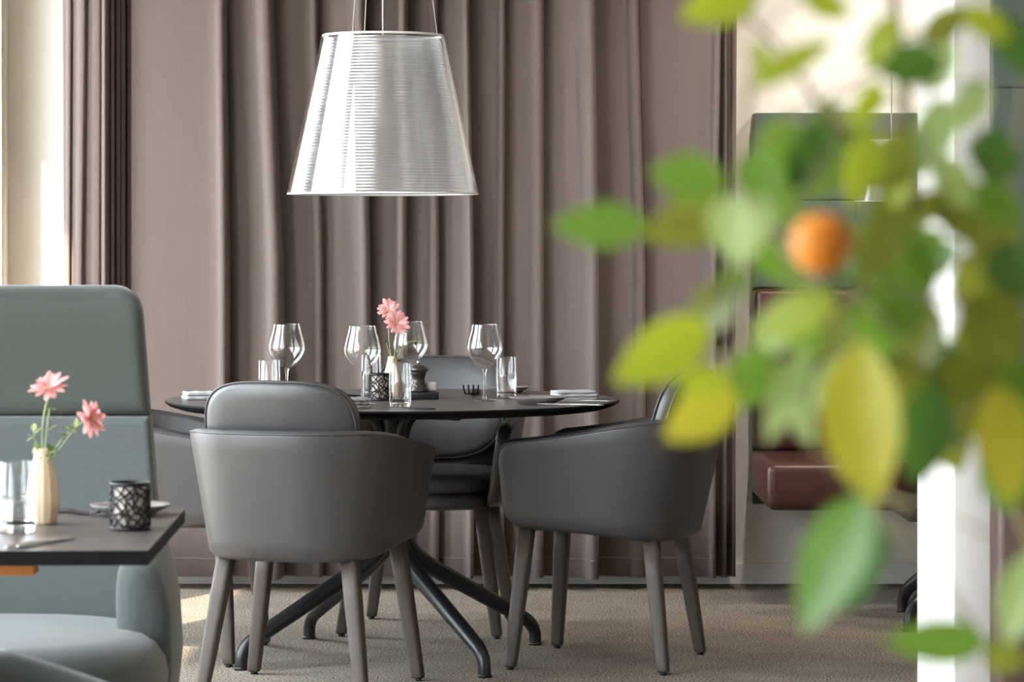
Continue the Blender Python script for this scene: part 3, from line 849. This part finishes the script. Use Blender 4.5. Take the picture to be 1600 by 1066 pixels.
# ================================================================== NEAR LEFT TABLE
lt = empty('square_table', (-.98, 4.81, 0), math.radians(1.7))
V, F = box_vf(-.44, .44, -.35, .35, .7185, .74)
tt = obj('table_top', V, F, None, lt, smooth=False, mats=[M_TOP, M_TEDGE], fmat=[1, 0, 1, 1, 1, 1])
boxes('cross_rail', [(-.26, .262, -.245, -.19, .6925, .7182)], M_OAK, lt, bevel=.002)
boxes('cross_rail', [(-.26, .10, .19, .245, .6925, .7182)], M_OAK, lt, bevel=.002)
lathe('column', [(0, .03), (.04, .03), (.035, .06), (.035, .69), (.1, .70), (.1, .7182), (0, .7182)], M_BLACK, lt, n=24)
lathe('base_plate', [(0, 0), (.24, 0), (.24, .008), (.06, .03), (0, .03)], M_BLACK, lt, n=48)
tag(lt, 'small square dark table in the left foreground with an oak rail beneath', 'table')
g = tumbler(.050, h=.109, r=.0285); g.location = on_top(27, 4.76); tag(g, 'water tumbler partly filled on the square table at the left edge', 'water glass')
v = vase(.120, .0262); D = 4.9; vb = Vector(on_top(67, D)); v.location = vb
tag(v, 'ribbed cream vase with pink flowers on the square foreground table', 'vase')
neck = vb + Vector((0, 0, .085))
flower(neck, W(78, 606, D - .01), (-.15, -.55, .85), .032, 'pink daisy standing tall in the square table vase', 'pink daisies in vases', rnd, bend=(-.006, 0, .004))
flower(neck, W(139, 655, D - .02), (.8, -.5, .25), .030, 'pink daisy leaning right out of the square table vase', 'pink daisies in vases', rnd, bend=(.012, 0, .022))
sprig(neck, W(118, 668, D - .02), 14, .015, [M_SPRIG, M_STEM, M_SPRIGD], 'leaf sprig leaning right in the square table vase', rnd, bend=(.004, 0, .016))
sprig(neck, W(52, 674, D - .01), 9, .017, [M_SPRIG, M_SPRIG, M_STEM], 'pale green leaf sprig leaning left in the square table vase', rnd)
sprig(neck, W(77, 640, D), 3, .022, [M_SPRIG], 'upright green leaf sprig under the tall daisy of the square table vase', rnd)
sprig(neck, W(80, 706, D - .03), 3, .020, [M_SPRIGD], 'dark green leaves hanging over the neck of the square table vase', rnd)
ch2 = candle_holder(.0312, .075); ch2.location = on_top(203, 4.80)
tag(ch2, 'black cut-work candle holder near the corner of the square table', 'candle holder')
p = plate(.066, .017); p.location = on_top(204, 5.06); tag(p, 'grey stoneware plate behind the candle holder on the square table', 'plate')
fork('dark fork with its tines beside the square table vase', on_top(113, 5.06), -1.9, L=.13, up=.012)
bar_knife('knife', .17, M_STEEL, 'left of two steel knives lying by the square table front edge', on_top(54, 4.565, .001), -.35)
bar_knife('knife', .17, M_STEEL, 'right of two steel knives lying by the square table front edge', on_top(72, 4.575, .001), -.35)

# ================================================================== HIGH-BACK LOUNGE CHAIR
def lounge(x, y):
    t = empty('high_back_chair', (x, y, 0))
    # back panel: shield outline in (x, z), gently concave, 7 cm thick
    def outline(zz):                       # half width at height zz
        if zz > .55: return .318 + (1.10 - zz) * .10
        return .365 + (.55 - zz) * .02
    N = 60
    def contour(ins, z0, z1, rt):
        pts = []
        hw = lambda z: outline(z) - ins
        zt = z1 - ins; zb = z0 + ins
        for k in range(11):
            zq = zb + (zt - rt - zb) * k / 10; pts.append((hw(zq), zq))
        for k in range(1, 9):
            a = PI / 2 * k / 8; pts.append((hw(zt - rt) - rt + rt * math.cos(a), zt - rt + rt * math.sin(a)))
        right = pts
        left = [(-px_, pz) for px_, pz in reversed(right)]
        return right + left
    def slab(name, z0, z1, rt, yoff, th, m):
        V, F, rings = [], [], []
        lev = [(.030 * (1 - math.cos(a)), s_ * (.35 + .65 * math.sin(a))) for s_, a in [(-1, PI / 2), (-1, PI * .37), (-1, PI * .25), (-1, PI * .12), (-1, 0), (1, 0), (1, PI * .12), (1, PI * .25), (1, PI * .37), (1, PI / 2)]] if rt > .01 else [(.012, -1), (.004, -.95), (0, -.8), (0, .8), (.004, .95), (.012, 1)]
        for ins, s in lev:
            c = contour(ins, z0, z1, rt)
            rings.append(range(len(V), len(V) + len(c)))
            for px_, pz in c:
                V.append((px_, yoff + (pz - .5) * .16 - 1.3 * (abs(px_) ** 2) * .45 + s * th / 2, pz))
        n = len(rings[0])
        for a, b in zip(rings, rings[1:]):
            for k in range(n): F.append((a[k], a[(k + 1) % n], b[(k + 1) % n], b[k]))
        F_ = []
        for rg in (rings[0], rings[-1]):                   # front and back skins as strips
            h = n // 2
            for k in range(h - 1): F_.append((rg[k], rg[k + 1], rg[n - 2 - k], rg[n - 1 - k]))
        return obj(name, V, F + F_, m, t)
    slab('headrest_panel', .856, 1.106, .060, .16, .085, M_GREEN2)
    slab('back_panel', .30, .855, .004, .158, .085, M_GREEN)
    # arms sweeping forward from the back, thick and rounded
    for s in (-1, 1):
        ctr = []
        path = smooth_path([(.30, .13), (.330, .03), (.338, -.10), (.330, -.20)], 8)
        V, F = [], []; n = 28; rings = []
        for i, (ax, ay) in enumerate(path):
            f = i / (len(path) - 1); zt = .70 - .10 * f; zb = .20
            th = .050 * (1 if f < .9 else max(.35, math.sqrt(max(0, 1 - ((f - .9) / .1) ** 2))))
            hz = (zt - zb) / 2 * (1 if f < .85 else (1 - .10 * ((f - .85) / .15) ** 2)); zc = (zt + zb) / 2
            rings.append(range(len(V), len(V) + n))
            for k in range(n):
                a = 2 * PI * k / n
                z = zc + hz * spow(math.sin(a), 2 / 4)
                bul = .038 * math.sin(PI * max(0, min(1, (z - .2) / .5)))
                V.append((s * (ax + bul + th * spow(math.cos(a), 2 / 3.2)), ay, z))
        for a, b in zip(rings, rings[1:]):
            for k in range(n): F.append((a[k], a[(k + 1) % n], b[(k + 1) % n], b[k]))
        F.append(tuple(rings[0])); F.append(tuple(rings[-1])[::-1])
        obj('arm', V, F, M_GREEN, t)
    cushion('seat_cushion', .415, .33, .325, .485, M_GREEN, t, n=2.9, edge=.075, dome=.012, cy_=-.20)
    cushion('seat_base', .40, .30, .20, .34, M_GREEN2, t, n=2.9, edge=.04, cy_=-.17)
    for sx in (-1, 1):
        for yy in (-.38, .10):
            tube('leg', [(sx * .25, yy, .21), (sx * .28, yy - .02, 0)], [.018, .012], M_LEGW, t, n=12)
    return t
lg = lounge(-1.040, 5.78)
tag(lg, 'green-grey upholstered high-back lounge chair behind the square foreground table', 'lounge chair')

# nearer tub seat whose rolled rim cuts into the lower left corner
def near_tub(x, y):
    t = empty('low_armchair', (x, y, 0))
    V, F, rings = [], [], []; n = 20
    path = []
    for k in range(41):
        a = -PI * .12 + PI * 1.24 * k / 40
        path.append((.36 * spow(math.cos(a), 2 / 2.6), -.33 * spow(math.sin(a), 2 / 2.6)))
    for i, (px_, py_) in enumerate(path):
        zt = max(.50, .667 - .41 * max(0, py_ + .238)); nrm = Vector((px_ / .36, py_ / .33)).normalized()
        rings.append(range(len(V), len(V) + n))
        sec = [(0, .22), (.012, .40), (.02, .55), (.022, zt - .02)]
        sec = [(0.0, .20), (.010, .35), (.018, .50), (.022, zt - .03), (.020, zt - .010), (.006, zt), (-.012, zt), (-.028, zt - .010), (-.032, zt - .03), (-.036, .50), (-.040, .35), (-.044, .20)]
        for o_, z in sec: V.append((px_ + nrm.x * o_, py_ + nrm.y * o_, z))
        rings[-1] = range(len(V) - len(sec), len(V))
    n = len(rings[0])
    for a, b in zip(rings, rings[1:]):
        for k in range(n): F.append((a[k], a[(k + 1) % n], b[(k + 1) % n], b[k]))
    F.append(tuple(rings[0])); F.append(tuple(rings[-1])[::-1])
    obj('shell', V, F, M_GREEN, t)
    cushion('seat_cushion', .33, .30, .32, .46, M_GREEN2, t, n=2.8, edge=.05, dome=.01)
    cushion('seat_base', .31, .28, .18, .33, M_GREEN2, t, n=2.8, edge=.03)
    for sx in (-1, 1):
        for yy in (-.2, .2): tube('leg', [(sx * .22, yy, .2), (sx * .25, yy * 1.15, 0)], [.018, .012], M_LEGW, t, n=12)
    return t
na = near_tub(-.42, 3.66); na.rotation_euler = (0, 0, math.radians(-90))
tag(na, 'low green-grey armchair in the bottom left corner, only its rolled rim showing', 'armchair')

# ================================================================== BOOTHS
def pad_box(name, x0, x1, y0, y1, z0, z1, m, parent, r=.012):
    return boxes(name, [(x0, x1, y0, y1, z0, z1)], m, parent, bevel=r, segs=4)
bt = empty('wall_bench', (.82, YW, 0))
def bx(px): return (px - 800) * 10.62 / FPX - .82
yb0, yb1 = -.105, -.02
zz = lambda py: CAMH - (py - HOR) * 10.62 / FPX
pad_box('back_board', bx(1177) + .004, bx(1650), -.03, 0, .28, zz(176), M_PANEL, bt, .004)
for px0, px1, py0, py1 in [(1177, 1337, 176, 268), (1177, 1337, 268, 313), (1177, 1337, 313, 450), (1337, 1500, 176, 313), (1500, 1650, 176, 313),
                           (1337, 1377, 313, 450), (1377, 1410, 313, 450), (1410, 1450, 313, 450), (1450, 1500, 313, 450), (1500, 1650, 313, 450)]:
    pad_box('upholstered_panel', bx(px0) + .001, bx(px1) - .001, yb0, yb1, zz(py1) + .001, zz(py0) - .001, M_PANEL, bt, .008)
for px0, px1 in [(1177, 1400), (1400, 1650)]:
    pad_box('back_cushion', bx(px0) + .001, bx(px1) - .001, -.16, yb1, .475, zz(450) - .002, M_BROWN, bt, .022)
for px0, px1 in [(1173, 1400), (1400, 1650)]:
    pad_box('seat_cushion', bx(px0) + .001, bx(px1) - .001, -.75, -.03, .318, .474, M_BROWN, bt, .03)
pad_box('wall_bracket', .50, .56, -.5, -.0, .26, .316, M_BLACK, bt, .003)
pad_box('wall_bracket', .85, .91, -.5, -.0, .26, .316, M_BLACK, bt, .003)
tag(bt, 'wall-hung bench with brown leather seat and green-grey padded back panels', 'bench')

b2 = empty('booth_bench', (1.19, 7.62, 0))
pad_box('frame_board', -.012, 1.0, .10, .14, 0, 2.3, M_BROWN2, b2, .004)
for z0, z1 in [(.60, 1.0), (1.0, 1.575), (1.575, 1.72), (1.72, 2.3)]:
    for x0, x1 in [(0.0, .35), (.35, .7), (.7, 1.0)]:
        pad_box('upholstered_panel', x0 + .001, x1 - .001, .02, .11, z0 + .001, z1 - .001, M_PANEL, b2, .010)
pad_box('back_cushion', .012, 1.0, -.02, .11, .02, .595, M_BROWN2, b2, .02)
tag(b2, 'tall booth back with aubergine leather base behind the white partition', 'bench')

st = star_table('small_star_table', 1.49, 9.62, .34, math.radians(40), .36, top='square')
tag(st, 'dark table with a black star base beside the wall-hung bench', 'table')

# ================================================================== CITRUS TREE close to the camera
rnd = random.Random(21)
ct = empty('citrus_tree', (.34, 1.35, 0))
def L2(p): return Vector(p) - Vector((.34, 1.35, 0))
lathe('pot', [(0, 0), (.13, 0), (.15, .02), (.19, .36), (.195, .40), (.175, .40), (.17, .34), (0, .33)], M_POT, ct, n=48)
lathe('soil', [(0, .345), (.172, .345), (0, .35)], M_SOIL, ct, n=32)
branches = [
 [(.34, 1.35, .34), (.335, 1.34, .70), (.30, 1.33, .95), (.285, 1.32, 1.02)],
 [(.285, 1.32, 1.02), tuple(W(1650, 900, 1.31)), tuple(W(1540, 640, 1.28)), tuple(W(1440, 480, 1.26)), tuple(W(1420, 260, 1.24)), tuple(W(1400, 40, 1.22)), tuple(W(1385, -90, 1.22))],
 [tuple(W(1440, 480, 1.26)), tuple(W(1340, 450, 1.2)), tuple(W(1230, 380, 1.16)), tuple(W(1140, 340, 1.15))],
 [tuple(W(1420, 300, 1.24)), tuple(W(1300, 190, 1.2)), tuple(W(1230, 90, 1.2)), tuple(W(1140, 0, 1.2))],
 [tuple(W(1540, 640, 1.28)), tuple(W(1430, 610, 1.25)), tuple(W(1330, 620, 1.22)), tuple(W(1220, 570, 1.2)), tuple(W(1120, 560, 1.18))],
 [tuple(W(1540, 640, 1.28)), tuple(W(1560, 480, 1.3)), tuple(W(1580, 300, 1.32)), tuple(W(1600, 120, 1.32))],
 [tuple(W(1540, 640, 1.28)), tuple(W(1450, 700, 1.22)), tuple(W(1330, 760, 1.2))],
 [tuple(W(1650, 900, 1.31)), tuple(W(1600, 980, 1.3)), tuple(W(1550, 1002, 1.26))],
]
BP = []
for i, b in enumerate(branches):
    p = [L2(q) for q in smooth_path(b, 8)]
    r0 = .012 if i == 0 else (.0055 if i == 1 else .0016)
    r1 = .006 if i == 0 else (.0016 if i == 1 else .0009)
    tube('trunk' if i == 0 else 'branch', p, [r0 + (r1 - r0) * k / len(p) for k in range(len(p))], M_BARK, ct, n=8)
    if i: BP += p
NL = [0]
def leaf(p0, p1, wpx, c, D, yaw=0.0, D1=None):
    """leaf from base pixel p0 to tip pixel p1, D metres from the camera, width in px"""
    a, b = L2(W(p0[0], p0[1], D)), L2(W(p1[0], p1[1], D1 or D))
    d = b - a; Ln = d.length; wd = wpx * D / FPX
    me = leaf_mesh('leaf', Ln, wd, LEAF[c], fold=rnd.uniform(.1, .3), curl=rnd.uniform(-.05, .12), n=8)
    o = bpy.data.objects.new('leaf', me); C.objects.link(o); o.parent = ct
    x = d.normalized(); up = Vector((0, -1, 0)) + Vector((0, 0, 1)) * rnd.uniform(.0, .5) + Vector((-1, 0, 0)) * rnd.uniform(0, .4)
    z = (up - x * up.dot(x)).normalized(); y = z.cross(x)
    m = Matrix((x, y, z)).transposed().to_4x4(); m.translation = a
    if yaw: m = m @ Matrix.Rotation(yaw, 4, 'X')
    o.matrix_local = m
    near = min(BP, key=lambda q: (q - a).length)
    v, f = tube_vf([near, (near + a) / 2 + Vector((0, 0, .0015)), a + x * Ln * .04], [.0007, .0006, .0006], 5)
    obj('leaf_stalk', [m.inverted() @ vv for vv in v], f, M_BARK, o)
for args in [
 ((1015, 352), (858, 352), 74, 'g', 1.10), ((1135, 290), (1014, 268), 84, 'g', 1.12), ((1150, 330), (1000, 372), 84, 'o', 1.16),
 ((1150, 300), (1135, 405), 80, 'p', 1.08), ((1185, -15), (1062, 30), 80, 'l', 1.14), ((1170, 140), (1305, 55), 52, 'l', 1.05),
 ((1475, 95), (1366, 112), 74, 'd', 1.14), ((1440, 70), (1515, 5), 52, 'o', 1.16), ((1215, 190), (1240, 330), 100, 'g', 1.22),
 ((1300, 180), (1235, 300), 70, 'd', 1.22), ((1110, 505), (962, 596), 96, 'l', 1.10), ((1150, 445), (1075, 520), 74, 'o', 1.14),
 ((1150, 610), (1040, 685), 84, 'y', 1.12), ((1140, 590), (1060, 605), 50, 'l', 1.1), ((1345, 530), (1352, 800), 138, 'y', 1.08), ((1320, 560), (1330, 760), 70, 'g', 1.12),
 ((1350, 770), (1248, 985), 118, 'g', 1.08), ((1365, 800), (1320, 960), 90, 'd', 1.16), ((1545, 1002), (1384, 1004), 72, 'g', 1.12),
 ((1455, 590), (1435, 765), 92, 'd', 1.16), ((1620, 860), (1568, 1010), 76, 'p', 1.08), ((1190, 300), (1150, 420), 70, 'p', 1.1),
 ((1310, 470), (1165, 520), 78, 'l', 1.1), ((1265, 540), (1195, 690), 56, 'p', 1.12), ((1200, 545), (1150, 640), 80, 'g', 1.14),
 ((1400, 330), (1345, 440), 82, 'o', 1.16), ((1430, 210), (1360, 300), 84, 'o', 1.16), ((1420, 350), (1450, 470), 70, 'g', 1.2),
 ((1510, 230), (1600, 260), 92, 'd', 1.2), ((1500, 300), (1600, 350), 90, 'g', 1.22), ((1440, 300), (1480, 345), 56, 'o', 1.2),
 ((1330, 480), (1400, 560), 90, 'g', 1.2), ((1500, 470), (1600, 560), 120, 'o', 1.18), ((1470, 560), (1560, 690), 120, 'o', 1.2), ((1430, 540), (1520, 640), 90, 'd', 1.24),
 ((1560, 600), (1580, 790), 90, 'y', 1.16), ((1600, 640), (1540, 780), 80, 'g', 1.2), ((1190, 350), (1255, 450), 90, 'g', 1.2), ((1180, 230), (1200, 330), 80, 'g', 1.2),
 ((1340, 330), (1300, 450), 60, 'd', 1.24), ((1380, 420), (1420, 530), 90, 'g', 1.2), ((1480, 150), (1440, 280), 70, 'p', 1.16), ((1400, 20), (1350, 110), 50, 'l', 1.1),
 ((1500, 20), (1580, 60), 60, 'l', 1.14), ((1540, 120), (1490, 210), 54, 'p', 1.12), ((1460, 330), (1560, 380), 54, 'o', 1.2), ((1560, 380), (1610, 470), 90, 'd', 1.2),
 ((1360, 200), (1330, 330), 60, 'l', 1.14), ((1250, -10), (1330, 25), 50, 'l', 1.12), ((1390, 560), (1450, 640), 84, 'o', 1.2), ((1540, 1010), (1600, 1040), 60, 'o', 1.18),
 ((1390, 640), (1440, 720), 84, 'd', 1.2), ((1300, 440), (1240, 520), 60, 'g', 1.18), ((1600, 720), (1560, 800), 70, 'g', 1.2), ((1230, 600), (1270, 700), 44, 'p', 1.14),
 ((1280, 160), (1340, 250), 64, 'g', 1.22), ((1380, 300), (1410, 420), 80, 'o', 1.22), ((1440, 430), (1500, 380), 60, 'g', 1.22), ((1560, 20), (1610, 120), 60, 'd', 1.24),
 ((1235, 180), (1190, 290), 70, 'g', 1.25), ((1330, 190), (1270, 320), 70, 'g', 1.25), ((1420, 220), (1390, 330), 60, 'l', 1.2), ((1200, 400), (1260, 330), 70, 'g', 1.25),
 ((1340, 560), (1270, 640), 70, 'p', 1.18), ((1250, 470), (1180, 570), 70, 'p', 1.18), ((1430, 450), (1380, 350), 80, 'o', 1.25), ((1330, 470), (1390, 400), 70, 'g', 1.25),
 ((1410, 560), (1380, 700), 70, 'o', 1.22), ((1530, 330), (1590, 430), 90, 'o', 1.24), ((1460, 470), (1420, 590), 80, 'o', 1.22), ((1540, 560), (1480, 700), 100, 'd', 1.24),
 ((1600, 470), (1520, 560), 90, 'o', 1.22), ((1600, 560), (1530, 680), 90, 'g', 1.24), ((1380, 130), (1330, 200), 44, 'l', 1.12), ((1460, 240), (1520, 330), 60, 'p', 1.2), ((1490, 60), (1450, 150), 50, 'p', 1.16),
 ((1500, 400), (1580, 480), 110, 'o', 1.32), ((1440, 620), (1500, 740), 100, 'o', 1.32), ((1580, 480), (1500, 600), 110, 'o', 1.34), ((1600, 600), (1560, 740), 100, 'o', 1.32), ((1470, 360), (1400, 450), 80, 'g', 1.3),
 ((1240, 250), (1180, 370), 90, 'g', 1.3), ((1300, 260), (1360, 180), 70, 'g', 1.3), ((1370, 480), (1290, 570), 90, 'o', 1.3), ((1220, 470), (1280, 560), 80, 'g', 1.3), ((1400, 380), (1440, 300), 70, 'o', 1.3),
 ((1180, 60), (1200, 130), 30, 'l', 1.1), ((1370, 460), (1330, 560), 70, 'd', 1.24), ((1170, 420), (1110, 480), 50, 'g', 1.14)]:
    p0, p1, wpx, c, D = args
    leaf(p0, p1, wpx, c, D, yaw=rnd.uniform(-.35, .35), D1=D + rnd.uniform(-.012, .012))
# the fruit, on its stalk
fr = L2(W(1284, 381, 1.10)); R = 49 * 1.10 / FPX
V, F = lathe_vf([(0, -R * .94), (R * .35, -R * .9), (R * .7, -R * .68), (R * .94, -R * .3), (R, .05 * R), (R * .92, R * .42), (R * .68, R * .74), (R * .34, R * .92), (R * .1, R * .95), (0, R * .9)], 28)
fo = obj('fruit', V, F, M_ORANGE, ct); fo.location = fr; fo['label'] = 'round orange citrus fruit'
near = min(BP, key=lambda q: (q - fr).length)
tube('fruit_stalk', [Vector((0, 0, R * .85)), near - fr], .0008, M_BARK, fo, n=6)
tag(ct, 'potted citrus tree with lime leaves and one orange fruit, close to the viewer', 'tree')
